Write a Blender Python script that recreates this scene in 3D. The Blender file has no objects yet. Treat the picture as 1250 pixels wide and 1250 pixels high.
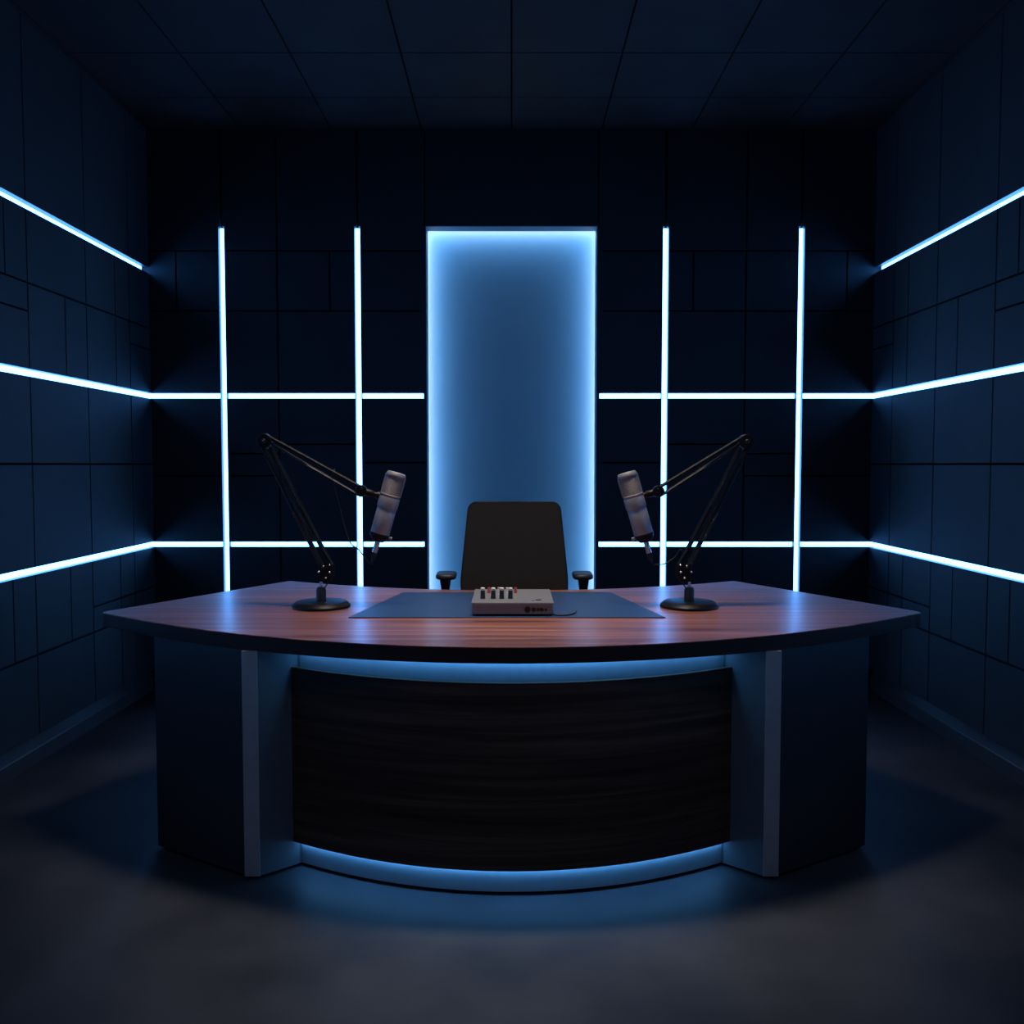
import bpy, bmesh, math, random
from mathutils import Vector, Matrix
random.seed(7)
C = bpy.context.scene.collection
S = bpy.context.scene

# ---------------------------------------------------------------- camera, world, light, exposure
cam_d = bpy.data.cameras.new('camera'); cam = bpy.data.objects.new('camera', cam_d); C.objects.link(cam)
cam.location = (0, 0, 1.26); cam.rotation_euler = (math.radians(90 - 2.99), 0, 0)
cam_d.sensor_width = 36; cam_d.lens = 36 * 1110 / 1250; cam_d.shift_x = 0.0004
cam_d.clip_start = 0.05
S.camera = cam
w = bpy.data.worlds.new('world'); S.world = w; w.use_nodes = True
w.node_tree.nodes['Background'].inputs[0].default_value = (0.02, 0.05, 0.1, 1)
w.node_tree.nodes['Background'].inputs[1].default_value = 0.0
S.view_settings.view_transform = 'Standard'; S.view_settings.look = 'None'
S.view_settings.exposure = 0.0; S.view_settings.gamma = 1.0; S.view_settings.use_curve_mapping = False
LED_COL = (0.085, 0.35, 1.0)
LED_POWER = 11.0
NICHE_POWER = 9.0
DESK_LED_POWER = 11.5
def area(name, loc, target, size, power, col, spread=180, size_y=None):
    l = bpy.data.lights.new(name, 'AREA'); l.energy = power; l.color = col
    l.shape = 'RECTANGLE'; l.size = size; l.size_y = size_y or size; l.spread = math.radians(spread)
    o = bpy.data.objects.new(name, l); C.objects.link(o); o.location = loc
    o.rotation_euler = (Vector(target) - Vector(loc)).to_track_quat('-Z', 'Y').to_euler()
    return o
area('ceiling_light_panel', (0, 2.95, 3.05), (0, 3.18, 0.75), 0.9, 9.0, (1.0, 0.82, 0.72), 64, 0.2)
area('front_fill_light', (0, 0.7, 3.05), (0, 2.6, 0.5), 0.8, 1.25, (1.0, 0.90, 0.82), 90, 0.3)  # added fill for the desk front and near floor, no lamp there

# ---------------------------------------------------------------- materials
def new_mat(name):
    m = bpy.data.materials.new(name); m.use_nodes = True
    nt = m.node_tree; b = nt.nodes['Principled BSDF']
    return m, nt, b
def mix_noise(nt, b, c1, c2, scale, detail=4, vec_scale=None, lo=0.35, hi=0.65, rough=None, bump=0.0):
    tc = nt.nodes.new('ShaderNodeTexCoord'); mp = nt.nodes.new('ShaderNodeMapping')
    nt.links.new(tc.outputs['Object'], mp.inputs[0])
    if vec_scale: mp.inputs['Scale'].default_value = vec_scale
    n = nt.nodes.new('ShaderNodeTexNoise'); n.inputs['Scale'].default_value = scale; n.inputs['Detail'].default_value = detail
    nt.links.new(mp.outputs[0], n.inputs['Vector'])
    r = nt.nodes.new('ShaderNodeValToRGB'); r.color_ramp.elements[0].position = lo; r.color_ramp.elements[1].position = hi
    r.color_ramp.elements[0].color = (*c1, 1); r.color_ramp.elements[1].color = (*c2, 1)
    nt.links.new(n.outputs['Fac'], r.inputs[0]); nt.links.new(r.outputs[0], b.inputs['Base Color'])
    if rough:
        mr = nt.nodes.new('ShaderNodeMapRange'); mr.inputs[3].default_value, mr.inputs[4].default_value = rough
        nt.links.new(n.outputs['Fac'], mr.inputs[0]); nt.links.new(mr.outputs[0], b.inputs['Roughness'])
    if bump:
        bp = nt.nodes.new('ShaderNodeBump'); bp.inputs['Strength'].default_value = bump; bp.inputs['Distance'].default_value = 0.01
        nt.links.new(n.outputs['Fac'], bp.inputs['Height']); nt.links.new(bp.outputs[0], b.inputs['Normal'])
    return n, r
def simple(name, col, rough=0.5, metal=0.0, var=0.12, scale=30, coat=0.0, spec=0.5, bump=0.0):
    m, nt, b = new_mat(name)
    mix_noise(nt, b, tuple(c * (1 - var) for c in col), tuple(min(1, c * (1 + var)) for c in col), scale, bump=bump)
    b.inputs['Roughness'].default_value = rough; b.inputs['Metallic'].default_value = metal
    b.inputs['Coat Weight'].default_value = coat; b.inputs['Specular IOR Level'].default_value = spec
    return m
def emit(name, col, power):
    m, nt, b = new_mat(name)
    b.inputs['Base Color'].default_value = (0.8, 0.85, 0.9, 1)
    b.inputs['Emission Color'].default_value = (*col, 1); b.inputs['Emission Strength'].default_value = power
    return m
def wood(name, cols, grain=(0.9, 14, 14), rough=0.3, coat=0.0, spec=0.5):
    m, nt, b = new_mat(name)
    tc = nt.nodes.new('ShaderNodeTexCoord'); mp = nt.nodes.new('ShaderNodeMapping'); mp.inputs['Scale'].default_value = grain
    nt.links.new(tc.outputs['Object'], mp.inputs[0])
    n = nt.nodes.new('ShaderNodeTexNoise'); n.inputs['Scale'].default_value = 1.6; n.inputs['Detail'].default_value = 7; n.inputs['Roughness'].default_value = 0.62
    n.inputs['Distortion'].default_value = 0.5
    nt.links.new(mp.outputs[0], n.inputs['Vector'])
    r = nt.nodes.new('ShaderNodeValToRGB'); e = r.color_ramp.elements
    e[0].position = 0.3; e[0].color = (*cols[0], 1); e[1].position = 0.72; e[1].color = (*cols[2], 1)
    k = e.new(0.5); k.color = (*cols[1], 1)
    nt.links.new(n.outputs['Fac'], r.inputs[0]); nt.links.new(r.outputs[0], b.inputs['Base Color'])
    b.inputs['Roughness'].default_value = rough; b.inputs['Coat Weight'].default_value = coat; b.inputs['Coat Roughness'].default_value = 0.25
    b.inputs['Specular IOR Level'].default_value = spec
    return m

M = {}
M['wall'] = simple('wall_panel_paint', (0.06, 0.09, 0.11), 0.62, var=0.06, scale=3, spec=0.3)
M['back_wall'] = simple('back_wall_dimmed_paint', (0.027, 0.04, 0.05), 0.62, var=0.06, scale=3, spec=0.3)  # darker copy of the wall paint: the back wall's weak light put into colour
M['ceiling'] = simple('ceiling_tile', (0.055, 0.08, 0.10), 0.7, var=0.08, scale=5, spec=0.2)
M['dark_gap'] = simple('dark_backing', (0.01, 0.01, 0.012), 0.9, spec=0.1)
M['baseboard'] = simple('baseboard_paint', (0.10, 0.12, 0.14), 0.4, var=0.05)
M['led'] = emit('led_diffuser_glow', LED_COL, LED_POWER)
M['niche_led'] = emit('niche_led_glow', (1.0, 0.84, 0.68), 5.5)
M['niche_led_blue'] = emit('niche_blue_led_glow', (0.035, 0.42, 0.98), 10.0)
M['desk_led'] = emit('desk_led_glow', (0.11, 0.43, 1.0), DESK_LED_POWER)
M['alu'] = simple('aluminium_channel', (0.075, 0.065, 0.05), 0.45, 0.3, 0.05)
M['niche_face'] = simple('niche_satin_panel', (0.34, 0.50, 0.59), 0.75, var=0.02, scale=2, spec=0.2)
M['niche_frame'] = simple('niche_reveal_paint', (0.10, 0.22, 0.34), 0.6, var=0.03)
m, nt, b = new_mat('polished_concrete'); M['floor'] = m
n1, _ = mix_noise(nt, b, (0.028, 0.036, 0.048), (0.105, 0.118, 0.132), 1.9, 12, None, 0.3, 0.72, rough=(0.35, 0.65), bump=0.25)
b.inputs['Specular IOR Level'].default_value = 0.35
M['desk_wood'] = wood('walnut_desktop', [(0.09, 0.030, 0.020), (0.26, 0.098, 0.066), (0.52, 0.24, 0.165)], (0.55, 15, 4), 0.36, 0.5)
M['front_wood'] = wood('dark_wood_veneer', [(0.03, 0.017, 0.012), (0.075, 0.044, 0.030), (0.16, 0.092, 0.062)], (0.5, 1.0, 20), 0.5, spec=0.25)
M['edge_wood'] = wood('dark_edge_veneer', [(0.022, 0.011, 0.009), (0.036, 0.018, 0.014), (0.055, 0.028, 0.022)], (0.6, 0.6, 20), 0.5, spec=0.25)
M['laminate'] = simple('charcoal_laminate', (0.045, 0.055, 0.065), 0.42, var=0.05)
M['body'] = simple('grey_desk_body', (0.24, 0.28, 0.31), 0.55, var=0.04)
M['cheek'] = simple('grey_cheek_panel', (0.11, 0.13, 0.145), 0.5, var=0.04)
M['edge_metal'] = simple('brushed_edge_trim', (0.52, 0.50, 0.50), 0.45, 0.2, 0.05)
M['mat'] = simple('slate_desk_mat', (0.020, 0.047, 0.12), 0.42, spec=0.4, var=0.06, scale=200)
M['black_metal'] = simple('black_powder_coat', (0.006, 0.006, 0.007), 0.42, 0.0, spec=0.22)
M['black_plastic'] = simple('black_plastic', (0.014, 0.015, 0.018), 0.4)
M['cable'] = simple('black_rubber_cable', (0.012, 0.012, 0.014), 0.55)
M['chrome'] = simple('chrome', (0.6, 0.6, 0.62), 0.25, 1.0, 0.03)
M['mic'] = simple('satin_nickel', (0.36, 0.345, 0.34), 0.42, 0.5, 0.04, 80)
M['mic_mesh'] = simple('mic_grille_mesh', (0.26, 0.24, 0.235), 0.6, 0.6, 0.45, 500, bump=0.5)
M['spring'] = simple('spring_steel', (0.05, 0.05, 0.055), 0.35, 0.8)
M['fabric'] = simple('black_chair_mesh_fabric', (0.030, 0.029, 0.026), 0.9, var=0.18, scale=350, spec=0.2)
M['mixer'] = simple('light_grey_mixer_case', (0.20, 0.215, 0.23), 0.32, 0.2, 0.04)
M['cap'] = simple('pale_knob_cap', (0.6, 0.58, 0.56), 0.4)
M['red'] = simple('red_knob', (0.45, 0.06, 0.05), 0.4)

# ---------------------------------------------------------------- mesh helpers
def link(name, bm, mat, parent=None, smooth=False, bevel=0.0, loc=None, seg=2):
    me = bpy.data.meshes.new(name)
    bmesh.ops.recalc_face_normals(bm, faces=bm.faces)
    bm.to_mesh(me); bm.free()
    if smooth:
        for p in me.polygons: p.use_smooth = True
    o = bpy.data.objects.new(name, me); C.objects.link(o); me.materials.append(mat)
    if parent: o.parent = parent
    if loc: o.location = loc
    if bevel:
        md = o.modifiers.new('bevel', 'BEVEL'); md.width = bevel; md.segments = seg; md.limit_method = 'ANGLE'; md.angle_limit = math.radians(40)
    if smooth:
        try:
            me.set_sharp_from_angle(angle=math.radians(38))
        except Exception: pass
    return o
def box(bm, x0, x1, y0, y1, z0, z1, mtx=None):
    v = [bm.verts.new(Vector((x, y, z)) if mtx is None else mtx @ Vector((x, y, z))) for x in (x0, x1) for y in (y0, y1) for z in (z0, z1)]
    for f in ((0, 1, 3, 2), (4, 6, 7, 5), (0, 4, 5, 1), (2, 3, 7, 6), (0, 2, 6, 4), (1, 5, 7, 3)):
        bm.faces.new([v[i] for i in f])
def prism(bm, pts, z0, z1):
    a = [bm.verts.new((x, y, z0)) for x, y in pts]; b_ = [bm.verts.new((x, y, z1)) for x, y in pts]
    n = len(pts); bm.faces.new(a[::-1]); bm.faces.new(b_)
    for i in range(n): bm.faces.new((a[i], a[(i + 1) % n], b_[(i + 1) % n], b_[i]))
def lathe(bm, prof, base=(0, 0, 0), axis=(0, 0, 1), seg=32):
    q = Vector(axis).normalized().to_track_quat('Z', 'Y').to_matrix().to_4x4(); mt = Matrix.Translation(base) @ q
    rings = []
    for r, h in prof:
        rings.append([bm.verts.new(mt @ Vector((r * math.cos(2 * math.pi * i / seg), r * math.sin(2 * math.pi * i / seg), h))) for i in range(seg)])
    for a, c in zip(rings, rings[1:]):
        for i in range(seg): bm.faces.new((a[i], a[(i + 1) % seg], c[(i + 1) % seg], c[i]))
    bm.faces.new(rings[0][::-1]); bm.faces.new(rings[-1])
def tube(bm, pts, r, seg=10):
    pts = [Vector(p) for p in pts]; rings = []; up = None
    for i, p in enumerate(pts):
        d = (pts[min(i + 1, len(pts) - 1)] - pts[max(i - 1, 0)]).normalized()
        if up is None: up = d.orthogonal().normalized()
        up = (up - d * up.dot(d)).normalized(); s = d.cross(up)
        rings.append([bm.verts.new(p + (up * math.cos(2 * math.pi * k / seg) + s * math.sin(2 * math.pi * k / seg)) * r) for k in range(seg)])
    for a, c in zip(rings, rings[1:]):
        for i in range(seg): bm.faces.new((a[i], a[(i + 1) % seg], c[(i + 1) % seg], c[i]))
    bm.faces.new(rings[0][::-1]); bm.faces.new(rings[-1])
def spline(ps, n=10):
    ps = [Vector(p) for p in ps]; q = [ps[0] * 2 - ps[1]] + ps + [ps[-1] * 2 - ps[-2]]; out = []
    for i in range(1, len(q) - 2):
        for k in range(n):
            t = k / n; a, b_, c, d = q[i - 1:i + 3]
            out.append(0.5 * ((2 * b_) + (c - a) * t + (2 * a - 5 * b_ + 4 * c - d) * t * t + (3 * b_ - a - 3 * c + d) * t ** 3))
    return out + [ps[-1]]
def helix(p0, p1, r, turns, n=10):
    p0, p1 = Vector(p0), Vector(p1); d = (p1 - p0); u = d.orthogonal().normalized(); s = d.normalized().cross(u); out = []
    for k in range(turns * n + 1):
        t = k / (turns * n); a = 2 * math.pi * k / n
        out.append(p0 + d * t + (u * math.cos(a) + s * math.sin(a)) * r)
    return out
def new(): return bmesh.new()
def tag(o, label, cat, group=None):
    o['label'] = label; o['category'] = cat
    if group: o['group'] = group
    return o
def thing(name, label, cat, loc=(0, 0, 0), group=None):
    o = bpy.data.objects.new(name, None); C.objects.link(o); o.location = loc; o.empty_display_size = 0.1
    return tag(o, label, cat, group)
def struct(name, bm, mat, **k):
    o = link(name, bm, mat, **k); o['kind'] = 'structure'; return o

# ---------------------------------------------------------------- room shell
WX, WY, ZC = 1.985, 5.034, 3.079
Y0 = -1.5; TH = 0.045; G = 0.0045      # room behind the camera, panel thickness, half groove
def subtract(rects, cut):
    a0, a1, b0, b1 = cut; out = []
    for (u0, u1, v0, v1) in rects:
        if a1 <= u0 or a0 >= u1 or b1 <= v0 or b0 >= v1: out.append((u0, u1, v0, v1)); continue
        if a0 > u0: out.append((u0, a0, v0, v1))
        if a1 < u1: out.append((a1, u1, v0, v1))
        m0, m1 = max(a0, u0), min(a1, u1)
        if b0 > v0: out.append((m0, m1, v0, b0))
        if b1 < v1: out.append((m0, m1, b1, v1))
    return out
HS = 0.018                              # half width of an LED channel
ZU, ZM, ZL = 2.320, 1.638, 0.817        # the three horizontal LED lines
ZB = 0.128
A_, B_, C_ = 3.772, 4.288, 4.768
mains = [A_ - 0.52 * k for k in range(1, 10)] + [A_, B_, C_]
cuts = []
def vg(u, v0, v1, g=G): cuts.append((u - g, u + g, v0, v1))
def hg(v, u0, u1, g=G): cuts.append((u0, u1, v - g, v + g))
for y in mains: vg(y, ZB, ZC)
for z in (ZU, ZM, ZL): cuts.append((Y0, WY, z - HS, z + HS))
for z in (2.005, 1.262, 0.463): hg(z, Y0, WY)
hg(1.889, Y0, A_); hg(1.889, C_, WY); hg(0.583, B_, WY)
for y in (3.607, 4.600, 2.95): vg(y, 2.005, ZU)
for y in (4.085, 4.600, 3.05): vg(y, ZM, 2.005)
for y in (3.600, 4.073, 4.595, 3.07): vg(y, 0.463, ZL)
vg(4.595, ZB, 0.463)
side = [(Y0, WY, ZB, ZC)]
for c in cuts: side = subtract(side, c)
for nm, s in (('wall_left', -1), ('wall_right', 1)):
    bm = new()
    for (y0, y1, z0, z1) in side:
        xs = sorted((s * WX, s * (WX + TH))); box(bm, xs[0], xs[1], y0, y1, z0, z1)
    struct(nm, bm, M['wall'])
    bm = new(); xs = sorted((s * (WX + TH), s * (WX + TH + 0.1))); box(bm, xs[0], xs[1], Y0 - 0.1, WY + 0.2, 0, ZC)
    struct('trim_1' if s < 0 else 'trim_2', bm, M['dark_gap'])
    # stepped baseboard under the overhanging panels
    bm = new(); prof = [(WX + TH, 0), (WX + 0.018, 0), (WX + 0.018, 0.062), (WX + 0.022, 0.066), (WX + 0.038, 0.108), (WX + TH, 0.108)]
    a = [bm.verts.new((s * x, Y0, z)) for x, z in prof]; c = [bm.verts.new((s * x, WY, z)) for x, z in prof]
    bm.faces.new(a); bm.faces.new(c[::-1])
    for i in range(len(prof)): j = (i + 1) % len(prof); bm.faces.new((a[i], a[j], c[j], c[i]))
    struct(nm.replace('wall_', 'baseboard_'), bm, M['baseboard'])

NX, NZ0, NZ1 = 0.466, 0.30, 2.556       # lit recess in the back wall
cuts = []
for s in (-1, 1):
    vv = lambda x, v0, v1, g=G: vg(s * x, v0, v1, g)
    def hh(z, x0, x1, g=G): hg(z, min(s * x0, s * x1), max(s * x0, s * x1), g)
    for x in (1.585, 0.843): cuts.append((s * x - HS - 0.001, s * x + HS + 0.001, 0.15, 2.556)); vv(x, 2.556, ZC, 0.007)
    vv(1.283, ZB, ZC); vv(0.474, 2.556, ZC)
    for z in (ZM, ZL): hh(z, 0.484, WX + TH, 0.0165)
    hh(2.425, 0.5, WX); hh(2.10, 0.5, WX)
    vv(1.835, 2.10, 2.425); vv(0.995, 2.10, 2.425)
    hh(1.198, 1.283, WX); hh(1.32, 1.283, 1.585); hh(1.372, 0.843, 1.283); hh(1.27, 0.474, 0.843)
    hh(0.45, 0.484, WX)
cuts.append((-NX - 0.004, NX + 0.004, NZ0 - 0.004, NZ1 + 0.004))
back = [(-WX - TH, WX + TH, ZB, ZC)]
for c in cuts: back = subtract(back, c)
bm = new()
for (x0, x1, z0, z1) in back: box(bm, x0, x1, WY, WY + TH, z0, z1)
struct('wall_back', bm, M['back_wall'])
bm = new()
for (x0, x1, z0, z1) in subtract([(-WX - 0.15, WX + 0.15, 0, ZC)], (-NX - 0.055, NX + 0.055, NZ0 - 0.055, NZ1 + 0.055)): box(bm, x0, x1, WY + TH, WY + 0.25, z0, z1)
struct('trim_3', bm, M['dark_gap'])
bm = new(); box(bm, -WX, WX, WY + 0.015, WY + TH, 0, 0.105); struct('baseboard_back', bm, M['baseboard'])
bm = new(); box(bm, -WX - 0.145, WX + 0.145, Y0 - 0.1, Y0, 0, ZC); struct('wall_front', bm, M['wall'])
bm = new(); box(bm, -WX - 0.145, WX + 0.145, Y0 - 0.1, WY + 0.25, -0.1, 0); struct('floor', bm, M['floor'])
bm = new(); T = 0.4905; g = 0.004
y = 4.614 + T; ys = []
while y > Y0 - T: ys.append(y); y -= T
for i in range(-5, 5):
    for y in ys:
        x0, x1, y0, y1 = max(i * T + g, -WX - TH), min((i + 1) * T - g, WX + TH), max(y - T + g, Y0), min(y - g, WY + TH)
        if x1 > x0 and y1 > y0: box(bm, x0, x1, y0, y1, ZC, ZC + 0.02)
struct('ceiling', bm, M['ceiling'])
bm = new(); box(bm, -WX - 0.145, WX + 0.145, Y0 - 0.1, WY + 0.25, ZC + 0.02, ZC + 0.1); struct('trim_4', bm, M['dark_gap'])

# ---------------------------------------------------------------- LED light lines recessed in the wall channels
DEP = 0.029
def frame_side(s):    # maps (along, depth into wall, height) for the side walls
    return lambda u, d, z: (s * (WX + d), u, z)
def led_run(label, segs, half, fr, horizontal=True, z=None, group=None, end=None):
    """segs: [(u0,u1)] along the run; fr maps (u, depth, v) -> xyz; v is centred on z"""
    mid = (segs[0][0] + segs[-1][1]) / 2
    loc = Vector(fr(mid, 0, z)) if horizontal else Vector(fr(z, 0, mid))
    t = thing('led_light_strip', label, 'light strip', loc, group)
    ch, df = new(), new(); e = 0.0008
    def bx(bm, u0, u1, d0, d1, v0, v1):
        p = (fr(u0, d0, v0), fr(u1, d1, v1)) if horizontal else (fr(v0, d0, u0), fr(v1, d1, u1))
        q = [sorted((p[0][i] - loc[i], p[1][i] - loc[i])) for i in range(3)]
        box(bm, *q[0], *q[1], *q[2])
    for (u0, u1) in segs:
        if end and abs(u1 - WY) < 0.01: bx(df, WY, end, DEP, DEP + 0.008, z - half + 0.0028, z + half - 0.0028)
        bx(ch, u0, u1, 0, TH - 0.002, z - half, z - half + 0.0022); bx(ch, u0, u1, 0, TH - 0.002, z + half - 0.0022, z + half)
        bx(ch, u0, u1, TH - 0.003, TH - 0.001, z - half + 0.0022, z + half - 0.0022)
        bx(df, u0, u1, DEP, DEP + 0.008, z - half + 0.0028, z + half - 0.0028)
    link('channel', ch, M['alu'], t); link('diffuser', df, M['led'], t)
    return t
for s, sd in ((-1, 'left'), (1, 'right')):
    f = frame_side(s)
    led_run('top glowing strip on the %s wall, stopping at the corner' % sd, [(Y0 + .02, 5.012)], HS, f, z=ZU, group='light lines on the side walls')
    led_run('middle glowing strip along the %s side wall, just above eye level' % sd, [(Y0 + .02, WY)], HS, f, z=ZM, group='light lines on the side walls', end=WY + DEP)
    led_run('lowest glowing strip along the %s side wall, just above desk height' % sd, [(Y0 + .02, WY)], HS, f, z=ZL, group='light lines on the side walls', end=WY + DEP)
    fb = lambda u, d, z: (u, WY + d, z)
    hv = HS + 0.001
    for nm, z in (('upper', ZM), ('lower', ZL)):
        seg = sorted([tuple(sorted((s * a, s * c))) for a, c in ((0.486, 0.843 - hv), (0.843 + hv, 1.585 - hv), (1.585 + hv, WX + DEP - 0.001))])
        led_run('%s horizontal glowing strip on the back wall, %s of the lit blue panel' % (nm, sd), seg, 0.0165, fb, z=z, group='light lines on the back wall')
    for nm, x in (('outer', 1.585), ('inner', 0.843)):
        led_run('%s vertical glowing strip on the back wall, %s of the lit blue panel' % (nm, sd), [(0.152, 2.553)], HS, fb, False, z=s * x, group='light lines on the back wall')

# backlit blue recess
t = thing('backlit_wall_panel', 'tall blue backlit recess with bright edges in the middle of the back wall', 'light panel', (0, WY, NZ0))
h = NZ1 - NZ0; SL, D, MG = 0.10, 0.20, 0.045    # sleeve depth, full depth, width of the hidden lamp ledge
def ring(bm, a, b_, d0, d1):     # rectangular ring between margins a (inner) and b_ (outer) around the opening
    box(bm, -NX - b_, -NX - a, d0, d1, -b_, h + b_); box(bm, NX + a, NX + b_, d0, d1, -b_, h + b_)
    box(bm, -NX - a, NX + a, d0, d1, h + a, h + b_); box(bm, -NX - a, NX + a, d0, d1, -b_, -a)
bm = new(); box(bm, -NX - MG, NX + MG, D, D + 0.012, -MG, h + MG); link('back_panel', bm, M['niche_face'], t)
bm = new(); ring(bm, 0.0, 0.004, 0.0, SL); link('reveal', bm, M['niche_frame'], t)
bm = new(); ring(bm, 0.004, MG, SL - 0.004, SL); ring(bm, MG, MG + 0.006, SL - 0.004, D + 0.012); link('light_box', bm, M['niche_face'], t)
for d0, mt_, nm in ((0.104, 'niche_led_blue', 'blue_light'), (0.162, 'niche_led', 'edge_light')):
    a, c = 0.016, 0.028
    for q in ((-NX - c, -NX - a, -a, h + a), (NX + a, NX + c, -a, h + a), (-NX - a + .003, NX + a - .003, h + a + .009, h + c + .009), (-NX - a + .003, NX + a - .003, -c, -a)):
        bm = new(); box(bm, q[0], q[1], d0, d0 + 0.011, q[2], q[3]); link(nm, bm, M[mt_], t)

# ---------------------------------------------------------------- desk
desk = thing('studio_desk', 'large curved walnut-topped desk with a dark wood front and blue underglow', 'desk', (0, 0, 0))
def arc(y0, k, q, x, n=1):
    return y0 + k * x * x - q * x ** 4
def curve(xa, xb, fn, n): return [(xa + (xb - xa) * i / n, fn(xa + (xb - xa) * i / n)) for i in range(n + 1)]
front_fn = lambda x: 2.518 + 0.300 * x * x
back_fn = lambda x: 3.670 + 0.30 * x * x + 0.02 * x ** 4
def round_corner(p, a, b_, r, n=5):
    p, a, b_ = Vector(p), Vector(a), Vector(b_); u = (a - p).normalized(); v = (b_ - p).normalized()
    s, e = p + u * r, p + v * r
    return [tuple((1 - t) ** 2 * s + 2 * t * (1 - t) * p + t * t * e) for t in [i / n for i in range(n + 1)]]
fr_pts = curve(-1.385, 1.385, front_fn, 60)
bk_pts = curve(0.955, -0.955, back_fn, 40)
tipR, tipL, bR, bL = (1.425, 3.117), (-1.425, 3.117), (0.975, 3.972), (-0.975, 3.972)
outline = fr_pts + round_corner(tipR, fr_pts[-1], bR, 0.035) + round_corner(bR, tipR, bk_pts[0], 0.02) + bk_pts + \
    round_corner(bL, bk_pts[-1], tipL, 0.02) + round_corner(tipL, bL, fr_pts[0], 0.035)
bm = new(); prism(bm, outline, 0.7472, 0.75); top = link('desktop', bm, M['desk_wood'], desk, bevel=0.0012)
bm = new(); prism(bm, outline, 0.703, 0.7472); o = link('edge_band', bm, M['edge_wood'], desk, bevel=0.002); o['label'] = 'dark wood edge of the desktop'
# curved body behind the wood front, reaching from the shadow gap up to the top
body_fn = lambda x: 2.598 + 0.455 * x * x
bx = 0.668
body = curve(-bx, bx, body_fn, 40)
bm = new(); prism(bm, body + [(bx, 3.10), (-bx, 3.10)], 0.012, 0.7025); link('body', bm, M['body'], desk)
wf = lambda x: 2.563 + 0.455 * x * x
wx = 0.688
bm = new(); prism(bm, curve(-wx, wx, wf, 40) + curve(wx, -wx, lambda x: wf(x) + 0.018, 40), 0.088, 0.637)
link('front_panel', bm, M['front_wood'], desk, bevel=0.001)
bm = new(); prism(bm, curve(-0.66, 0.66, lambda x: wf(x) + 0.020, 30) + curve(0.66, -0.66, lambda x: wf(x) + 0.034, 30), 0.0805, 0.0845)
lt = link('light_strip', bm, M['desk_led'], desk)
bm = new(); prism(bm, curve(-0.66, 0.66, lambda x: wf(x) + 0.012, 30) + curve(0.66, -0.66, lambda x: wf(x) + 0.030, 30), 0.6985, 0.7025)
link('light_strip', bm, M['desk_led'], desk)
for s in (-1, 1):
    P = [(s * 1.160, 2.925), (s * 0.808, 2.708), (s * 0.764, 2.700), (s * 0.640, 2.812), (s * 0.640, 3.45), (s * 1.02, 3.62)]
    if s > 0: P = P[::-1]
    bm = new(); prism(bm, P, 0.012, 0.7025); ped = link('pedestal', bm, M['laminate'], desk)
    bm = new(); box(bm, min(s * 0.8095, s * 0.7625), max(s * 0.8095, s * 0.7625), 2.696, 2.708, 0.012, 0.7025)
    link('edge_trim', bm, M['edge_metal'], ped, bevel=0.001)
    # inner cheek lit by the strips
    a, c = Vector((s * 0.7635, 2.7005)), Vector((s * 0.665, 2.7895)); nrm = Vector((c.y - a.y, -(c.x - a.x))).normalized() * (0.002)
    if nrm.x * s > 0: nrm = -nrm
    bm = new(); q = [tuple(a), tuple(c), tuple(c + nrm), tuple(a + nrm)]; prism(bm, q, 0.013, 0.7025)
    link('side_cheek', bm, M['cheek'], ped)
bm = new(); prism(bm, curve(-0.6, 0.6, lambda x: body_fn(x) + 0.03, 20) + [(0.95, 3.0), (0.95, 3.4), (-0.95, 3.4), (-0.95, 3.0)], 0.0, 0.0125)
link('plinth', bm, M['dark_gap'], desk)

# ---------------------------------------------------------------- things on the desk
ZT = 0.75
bm = new(); prism(bm, [(-0.543, 3.0), (0.512, 3.0), (0.392, 3.603), (-0.432, 3.603)], 0, 0.003)
tag(link('desk_mat', bm, M['mat'], loc=(0, 0, ZT + 0.0003), bevel=0.001), 'dark slate blue desk mat tapering towards the chair, under the mixer', 'desk mat')
zm = ZT + 0.0038
mx = thing('audio_mixer', 'small light grey audio mixer with four knobs on the desk mat', 'mixer', (0.003, 3.02, zm))
bm = new(); box(bm, -0.134, 0.134, 0, 0.32, 0.006, 0.042); link('case', bm, M['mixer'], mx, bevel=0.002)
bm = new(); box(bm, -0.138, 0.138, -0.004, 0.324, 0.038, 0.046); link('faceplate', bm, M['mixer'], mx, bevel=0.002)
for x in (-0.11, 0.11):
    for y in (0.03, 0.29):
        bm = new(); lathe(bm, [(0.012, 0), (0.012, 0.0065)], (x, y, 0), seg=16); link('foot', bm, M['black_plastic'], mx)
for i, x in enumerate((-0.102, -0.066, -0.037, -0.007)):
    bm = new(); lathe(bm, [(0.0095, 0), (0.0085, 0.003), (0.0075, 0.027), (0.0078, 0.029)], (x, 0.085, 0.046), seg=20)
    k = link('knob', bm, M['black_plastic'], mx, smooth=True)
    bm = new(); lathe(bm, [(0.0078, 0), (0.008, 0.007), (0.006, 0.009)], (x, 0.085, 0.075), seg=20); link('knob_cap', bm, M['cap'], k, smooth=True)
    bm = new(); lathe(bm, [(0.006, 0), (0.005, 0.02)], (x + 0.018, 0.22, 0.046), seg=14)
    link('small_knob', bm, M['red'] if i in (0, 3) else M['cap'], mx, smooth=True)
    bm = new(); lathe(bm, [(0.006, 0), (0.005, 0.012)], (x, 0.17, 0.046), seg=14); link('small_knob', bm, M['cap'], mx, smooth=True)
bm = new(); box(bm, 0.078, 0.098, 0.045, 0.062, 0.046, 0.0475); box(bm, 0.066, 0.074, 0.03, 0.038, 0.046, 0.047); link('button', bm, M['black_plastic'], mx)
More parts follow.
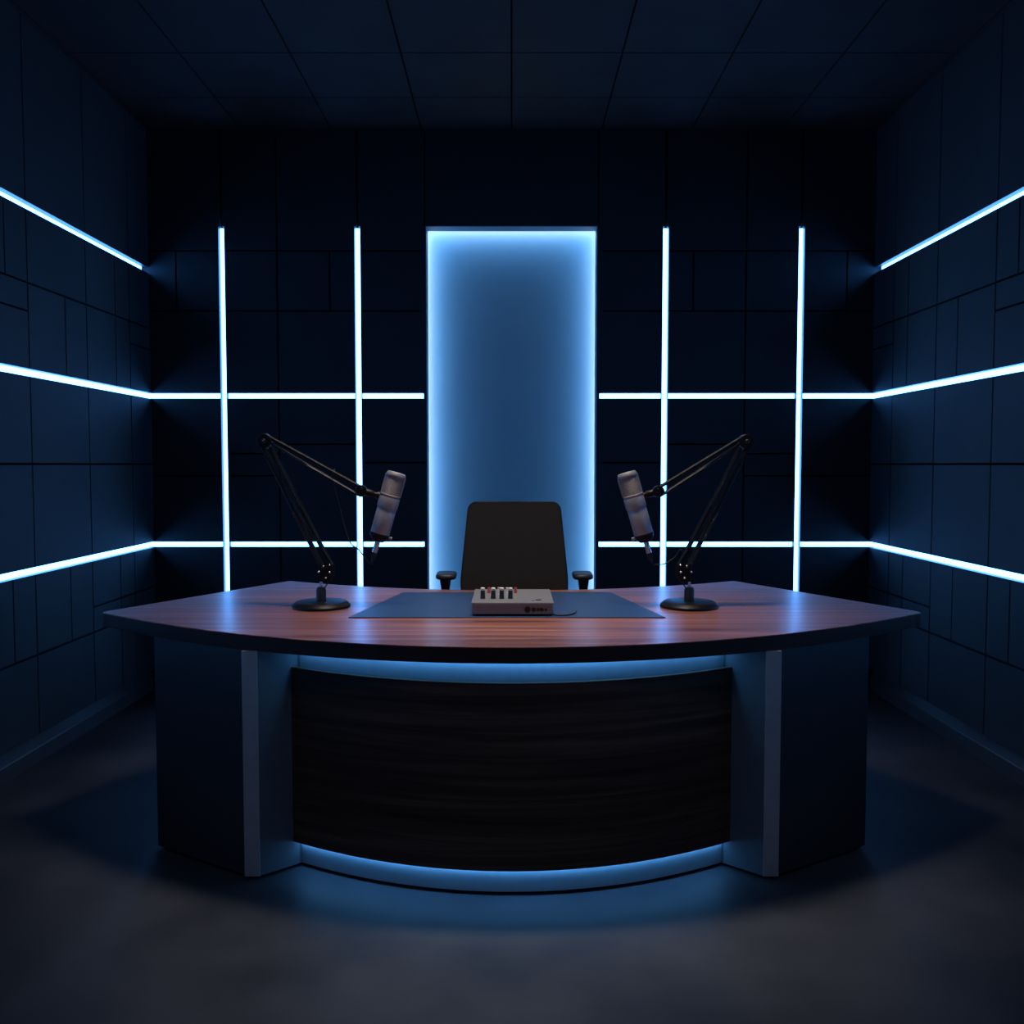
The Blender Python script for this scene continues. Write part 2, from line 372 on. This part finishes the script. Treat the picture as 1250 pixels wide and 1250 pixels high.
for x, r in ((0.050, 0.0105), (0.071, 0.0075), (0.086, 0.0055), (0.098, 0.0065), (0.112, 0.0045)):
    bm = new(); lathe(bm, [(r, 0), (r, 0.003), (r * 0.55, 0.0032), (r * 0.5, 0.0005)], (x, 0.0, 0.0215), (0, -1, 0), 20)
    link('jack_socket', bm, M['black_plastic'], mx)
bm = new(); tube(bm, spline([(0.13, 0.012, 0.006), (0.15, 0.002, 0.0026), (0.185, 0.006, 0.0026), (0.208, 0.04, 0.0026), (0.219, 0.085, 0.0026)], 6), 0.0024, 8)
link('cable', bm, M['cable'], mx, smooth=True)

# ---------------------------------------------------------------- boom arms and microphones
def boom(base, elbow, tip, s, label):
    """base: (x,y); elbow/tip: (x,z) in the room; s: +1 when the arm reaches towards +x"""
    bxx, by = base
    t = thing('microphone_boom_arm', label, 'microphone arm', (bxx, by, ZT + 0.0003), 'microphone arms on the desk')
    W = lambda x, z, d=0: Vector((x - bxx, d, z - ZT))
    bm = new(); lathe(bm, [(0.101, 0), (0.104, 0.003), (0.103, 0.009), (0.092, 0.019), (0.088, 0.021)], seg=56); link('base_plate', bm, M['black_metal'], t, smooth=True)
    bm = new(); lathe(bm, [(0.018, 0.020), (0.018, 0.060), (0.015, 0.070), (0.009, 0.073)], seg=24); link('socket', bm, M['black_plastic'], t, smooth=True)
    bm = new(); lathe(bm, [(0.0055, 0.070), (0.0055, 0.105)], seg=16); link('pin', bm, M['chrome'], t, smooth=True)
    # pivot bracket (two cheek plates with bolts)
    low = Vector((s * 0.022, 0, 0.110)); top = Vector((s * 0.030, 0, 0.165))
    bm = new()
    for d in (-0.017, 0.013):
        P = [(-s * 0.012, 0.093), (s * 0.034, 0.092), (s * 0.046, 0.115), (s * 0.046, 0.150), (s * 0.030, 0.166), (s * 0.004, 0.150), (-s * 0.013, 0.118)]
        a = [bm.verts.new((x, d, z)) for x, z in P]; c = [bm.verts.new((x, d + 0.004, z)) for x, z in P]
        bm.faces.new(a); bm.faces.new(c[::-1])
        for i in range(7): bm.faces.new((a[i], a[(i + 1) % 7], c[(i + 1) % 7], c[i]))
    box(bm, min(-s * 0.008, s * 0.026), max(-s * 0.008, s * 0.026), -0.013, 0.013, 0.096, 0.104)
    br = link('pivot_bracket', bm, M['black_metal'], t, bevel=0.001)
    for x, z in ((-s * 0.004, 0.128), (s * 0.020, 0.106), (s * 0.034, 0.126), (s * 0.012, 0.147), (s * 0.035, 0.152)):
        bm = new(); lathe(bm, [(0.0042, 0), (0.0042, 0.002), (0.003, 0.0034)], (x, -0.017, z), (0, -1, 0), 12); link('bolt', bm, M['chrome'], br, smooth=True)
    E = W(*elbow); Tt = W(*tip)
    pA, pB = Vector((s * 0.006, 0, 0.143)), Vector((s * 0.037, 0, 0.150))
    eA, eB = E + Vector((-s * 0.012, 0, -0.010)), E + Vector((s * 0.020, 0, -0.022))
    def bars(a, c, r=0.0064, nm='lower_bar'):
        bm = new()
        for d in (-0.010, 0.010): tube(bm, [a + Vector((0, d, 0)), c + Vector((0, d, 0))], r, 10)
        return link(nm, bm, M['black_metal'], t, smooth=True)
    bars(pA, eA); bars(pB, eB)
    bm = new(); a, c = pA.lerp(eA, 0.03) + Vector((-s * .001, -0.0175, 0)), pA.lerp(eA, 0.45) + Vector((-s * .004, -0.0175, 0))
    tube(bm, helix(a, c, 0.0042, 40, 8), 0.0010, 5); link('spring', bm, M['spring'], t, smooth=True)
    bm = new(); a, c = pB.lerp(eB, 0.02) + Vector((s * 0.010, -0.016, 0)), pA.lerp(eA, 0.5) + Vector((s * 0.010, -0.016, 0))
    tube(bm, [a, c], 0.0013, 6); link('spring_rod', bm, M['spring'], t, smooth=True)
    bm = new(); a, c = pB.lerp(eB, 0.50) + Vector((0, -0.016, 0)), pB.lerp(eB, 0.96) + Vector((0, -0.016, 0))
    tube(bm, helix(a, c, 0.004, 36, 8), 0.001, 5); link('spring', bm, M['spring'], t, smooth=True)
    # elbow: round cheeks with a cap
    bm = new(); lathe(bm, [(0.024, -0.017), (0.027, -0.014), (0.027, 0.014), (0.024, 0.017)], E + Vector((0, 0, 0)), (0, -1, 0), 32)
    el = link('elbow_joint', bm, M['black_metal'], t, smooth=True)
    bm = new(); lathe(bm, [(0.0085, 0.017), (0.0085, 0.021), (0.006, 0.023)], E, (0, -1, 0), 16); link('elbow_knob', bm, M['black_plastic'], el, smooth=True)
    bm = new(); lathe(bm, [(0.0032, 0.023), (0.003, 0.025)], E, (0, -1, 0), 10); link('bolt', bm, M['chrome'], el, smooth=True)
    uA, uB = E + Vector((s * 0.008, 0, 0.019)), E + Vector((s * 0.026, 0, -0.010))
    tA, tB = Tt + Vector((-s * 0.004, 0, 0.015)), Tt + Vector((-s * 0.014, 0, -0.012))
    bars(uA, tA, 0.0052, 'upper_bar'); bars(uB, tB, 0.0042, 'upper_bar')
    bm = new(); tube(bm, helix(uB.lerp(tB, 0.03) + Vector((0, -0.016, 0.004)), uB.lerp(tB, 0.42) + Vector((0, -0.016, 0)), 0.0038, 34, 8), 0.001, 5); link('spring', bm, M['spring'], t, smooth=True)
    bm = new(); tube(bm, [uB.lerp(tB, 0.42) + Vector((0, -0.016, 0)), tB + Vector((0, -0.014, 0.002))], 0.0012, 6); link('spring_rod', bm, M['spring'], t, smooth=True)
    bm = new(); lathe(bm, [(0.019, -0.015), (0.021, -0.012), (0.021, 0.012), (0.019, 0.015)], Tt, (0, -1, 0), 28)
    ej = link('end_joint', bm, M['black_metal'], t, smooth=True)
    bm = new(); lathe(bm, [(0.0035, 0.015), (0.003, 0.018)], Tt + Vector((s * 0.004, 0, 0.010)), (0, -1, 0), 10); link('bolt', bm, M['chrome'], ej, smooth=True)
    bm = new(); mid = Tt + Vector((s * 0.062, 0, -0.018)); lathe(bm, [(0.009, 0.0), (0.013, 0.012), (0.013, 0.036), (0.010, 0.040), (0.010, 0.052), (0.014, 0.054), (0.014, (mid - Tt).length)], Tt + Vector((s * .004, 0, 0)), mid - Tt, 20)
    link('mic_swivel', bm, M['black_metal'], t, smooth=True)
    bm = new(); tube(bm, spline([Vector((s * 0.030, 0.006, 0.100)), Vector((s * 0.026, 0.0, 0.088)), Vector((s * 0.014, -0.006, 0.070))], 5), 0.0022, 8)
    link('cable_stub', bm, M['cable'], t, smooth=True)
    return t, E, uA, tA
def microphone(top, bot, y, s, label, hang):
    """top/bot: (x,z) of the body ends"""
    t0, b0 = Vector((top[0], 0, top[1])), Vector((bot[0], 0, bot[1]))
    t = thing('studio_microphone', label, 'microphone', (b0.x, y, b0.z), 'microphones on the arms')
    ax = (t0 - b0); L = ax.length; u = ax.normalized(); R = 0.0345
    o = Vector((0, 0, 0))
    bm = new(); lathe(bm, [(R * 0.93, 0), (R, 0.004), (R, L * 0.43), (R * 0.97, L * 0.44), (R * 0.97, L * 0.62), (R * 1.0, L * 0.63)], o, u, 40); bd = link('body', bm, M['mic'], t, smooth=True)
    bm = new(); lathe(bm, [(R * 0.955, L * 0.63), (R * 0.955, L * 0.95), (R * 0.90, L * 0.985), (R * 0.6, L * 1.0)], o, u, 40); link('grille', bm, M['mic_mesh'], t, smooth=True)
    bm = new(); lathe(bm, [(R * 1.03, L * 0.625), (R * 1.05, L * 0.632), (R * 1.05, L * 0.650), (R * 1.0, L * 0.655)], o, u, 40); link('ring', bm, M['mic'], t, smooth=True)
    bm = new(); lathe(bm, [(R * 0.98, L * 0.94), (R * 1.02, L * 0.95), (R * 1.0, L * 0.985), (R * 0.9, L * 1.01), (R * 0.5, L * 1.015)], o, u, 40); link('top_cap', bm, M['mic'], t, smooth=True)
    side_ = u.cross(Vector((0, 1, 0))); SD = side_ if side_.x * s > 0 else -side_
    for sg in (-1, 1):   # two ribs of the head basket frame
        bm = new(); a = u * (L * 0.65) + side_ * R * sg; tube(bm, [a, a + u * (L * 0.31)], 0.0035, 8)
        link('head_rib', bm, M['mic'], t, smooth=True)
    # clamp that holds the body
    bm = new(); lathe(bm, [(R * 1.05, L * 0.44), (R * 1.07, L * 0.45), (R * 1.07, L * 0.60), (R * 1.05, L * 0.61)], o, u, 40); link('mount_collar', bm, M['mic'], t, smooth=True)
    bm = new(); lathe(bm, [(R * 0.55, -0.024), (R * 0.75, -0.018), (R * 1.02, -0.004), (R * 1.04, 0.002), (R * 1.0, 0.006)], o, u, 36); link('bottom_ring', bm, M['black_metal'], t, smooth=True)
    bm = new(); lathe(bm, [(0.005, -0.0), (0.006, 0.012)], -u * 0.002 + SD * (R * 1.0), SD, 12); link('side_screw', bm, M['mic'], t, smooth=True)
    bm = new(); lathe(bm, [(0.0085, -0.068), (0.0095, -0.066), (0.0095, -0.024)], o, u, 20); x = link('connector', bm, M['chrome'], t, smooth=True)
    bm = new(); lathe(bm, [(0.004, -0.100), (0.006, -0.092), (0.0095, -0.074), (0.0095, -0.066)], o, u, 20); link('plug_boot', bm, M['cable'], x, smooth=True)
    p = -u * 0.098
    pts = [p, p - u * 0.012 + Vector((-s * 0.004, 0, 0))] + [Vector((a - b0.x, d, c - b0.z)) for a, d, c in hang]
    bm = new(); tube(bm, spline(pts, 8), 0.0022, 8); link('cable', bm, M['cable'], t, smooth=True)
    return t
YA = 3.236
boom((-0.682, YA), (-0.876, 1.343), (-0.535, 1.166), 1, 'black spring boom arm on the left of the mixer, reaching right')
boom((0.636, YA), (0.832, 1.341), (0.522, 1.164), -1, 'black spring boom arm on the right of the mixer, reaching left')
microphone((-0.409, 1.229), (-0.471, 1.010), YA, 1, 'silver studio microphone held by the left-hand boom arm, cable hanging in a long loop',
           [(-0.545, 0.0, 0.955), (-0.578, 0.0, 0.985), (-0.605, 0.0, 1.075), (-0.630, -0.006, 1.190), (-0.633, -0.016, 1.232), (-0.628, 0.0, 1.243)])
microphone((0.409, 1.229), (0.473, 1.008), YA, -1, 'silver studio microphone held by the right-hand boom arm, cable drooping to the bracket',
           [(0.512, 0.0, 0.903), (0.548, 0.0, 0.906), (0.582, -0.006, 0.930), (0.600, -0.012, 0.957), (0.612, -0.012, 0.940), (0.612, -0.004, 0.905)])

# ---------------------------------------------------------------- office chair
ch = thing('office_chair', 'black office chair with a tall tapered back and armrests behind the desk', 'chair', (0.012, 3.93, 0))
def rounded(pts, rs, n=8):
    out = []
    for i, p in enumerate(pts):
        out += round_corner(p, pts[i - 1], pts[(i + 1) % len(pts)], rs[i], n)
    return out
def back_slab(pts, y0, th, curve_k, inset=0.0):
    bm = new(); n = 26
    # grid of rows between left and right outline at each height -> slightly concave slab
    zs = [p[1] for p in pts]; z0, z1 = min(zs), max(zs)
    def hw(z):
        t = (z - z0) / (z1 - z0); w_ = 0.236 + (0.202 - 0.236) * max(0, (z - 0.76) / (z1 - 0.76)) if z > 0.76 else 0.236 - 0.03 * ((0.76 - z) / 0.26) ** 2
        r = 0.035
        if z > z1 - r: w_ -= r - math.sqrt(max(0, r * r - (z - (z1 - r)) ** 2))
        if z < z0 + r: w_ -= r - math.sqrt(max(0, r * r - ((z0 + r) - z) ** 2))
        return w_ - inset
    rows = []
    zz = [z0 + (z1 - z0) * (0.5 - 0.5 * math.cos(math.pi * i / 44)) for i in range(45)]
    for z in zz:
        zi = z0 + inset + (z - z0) * (1 - 2 * inset / (z1 - z0)); h_ = hw(z); row = []
        for j in range(n + 1):
            x = -h_ + 2 * h_ * j / n
            yb = y0 - curve_k * (x / 0.23) ** 2 + 0.10 * (zi - 0.8) * (zi - 0.5)
            row.append((x, yb, zi))
        rows.append(row)
    F = [[bm.verts.new((x, y, z)) for x, y, z in r] for r in rows]; B = [[bm.verts.new((x, y + th, z)) for x, y, z in r] for r in rows]
    for G_, flip in ((F, 0), (B, 1)):
        for a, c in zip(G_, G_[1:]):
            for j in range(n):
                q = (a[j], a[j + 1], c[j + 1], c[j]); bm.faces.new(q[::-1] if flip else q)
    R_ = len(F) - 1
    for i in range(R_):
        bm.faces.new((F[i][0], F[i + 1][0], B[i + 1][0], B[i][0])); bm.faces.new((F[i][n], B[i][n], B[i + 1][n], F[i + 1][n]))
    for j in range(n):
        bm.faces.new((F[0][j], B[0][j], B[0][j + 1], F[0][j + 1])); bm.faces.new((F[R_][j], F[R_][j + 1], B[R_][j + 1], B[R_][j]))
    return bm
pts = [(0, 0.50), (0, 1.097)]
fr_ = link('back_frame', back_slab(pts, 0.055, 0.03, 0.02), M['black_plastic'], ch, smooth=True, bevel=0.006)
link('backrest', back_slab(pts, 0.047, 0.03, 0.02, 0.006), M['fabric'], ch, smooth=True, bevel=0.004)
bm = new(); P = rounded([(-0.24, -0.42), (0.24, -0.42), (0.22, 0.05), (-0.22, 0.05)], [0.07] * 4, 6); prism(bm, P, 0.445, 0.51)
link('seat', bm, M['fabric'], ch, bevel=0.018, seg=3)
bm = new(); box(bm, -0.12, 0.12, -0.28, 0.03, 0.405, 0.445); box(bm, -0.04, 0.04, 0.0, 0.11, 0.40, 0.43)
box(bm, -0.04, 0.04, 0.085, 0.115, 0.40, 0.62); link('mechanism', bm, M['black_plastic'], ch, bevel=0.004)
for s in (-1, 1):
    P = rounded([(s * 0.243, -0.17), (s * 0.330, -0.17), (s * 0.334, -0.01), (s * 0.247, -0.01)], [0.038] * 4, 6)
    bm = new(); prism(bm, P, 0.779, 0.802); arm = link('armrest', bm, M['black_plastic'], ch, bevel=0.0112, seg=5)
    bm = new(); q = [(s * 0.27, 0.775), (s * 0.315, 0.775), (s * 0.308, 0.73), (s * 0.31, 0.47), (s * 0.29, 0.42), (s * 0.12, 0.415), (s * 0.12, 0.435), (s * 0.265, 0.44), (s * 0.278, 0.48), (s * 0.276, 0.73)]
    a = [bm.verts.new((x, -0.12, z)) for x, z in q]; c = [bm.verts.new((x, -0.06, z)) for x, z in q]
    bm.faces.new(a); bm.faces.new(c[::-1])
    for i in range(len(q)): j = (i + 1) % len(q); bm.faces.new((a[i], a[j], c[j], c[i]))
    link('armrest_post', bm, M['black_plastic'], arm, bevel=0.003)
bm = new(); lathe(bm, [(0.028, 0.10), (0.028, 0.26), (0.018, 0.262), (0.018, 0.41)], (0, -0.13, 0), seg=24); link('gas_lift', bm, M['black_metal'], ch, smooth=True)
bm = new(); lathe(bm, [(0.04, 0.075), (0.045, 0.09), (0.04, 0.115)], (0, -0.13, 0), seg=24)
for k in range(5):
    a = math.radians(90 + 72 * k); mt = Matrix.Translation((0, -0.13, 0)) @ Matrix.Rotation(a, 4, 'Z'); box(bm, 0.02, 0.31, -0.02, 0.02, 0.075, 0.100, mt)
link('star_base', bm, M['black_plastic'], ch, bevel=0.004)
for k in range(5):
    a = math.radians(90 + 72 * k); bm = new(); cx, cy = 0.29 * math.cos(a), -0.13 + 0.29 * math.sin(a)
    for d in (-0.024, 0.006):
        ax = Vector((math.sin(a), -math.cos(a), 0)); lathe(bm, [(0.026, 0), (0.029, 0.004), (0.029, 0.014), (0.026, 0.018)], Vector((cx, cy, 0.029)) + ax * d, ax, 20)
    lathe(bm, [(0.008, 0.029), (0.008, 0.08)], (cx, cy, 0), seg=10); link('caster', bm, M['black_plastic'], ch, smooth=True)
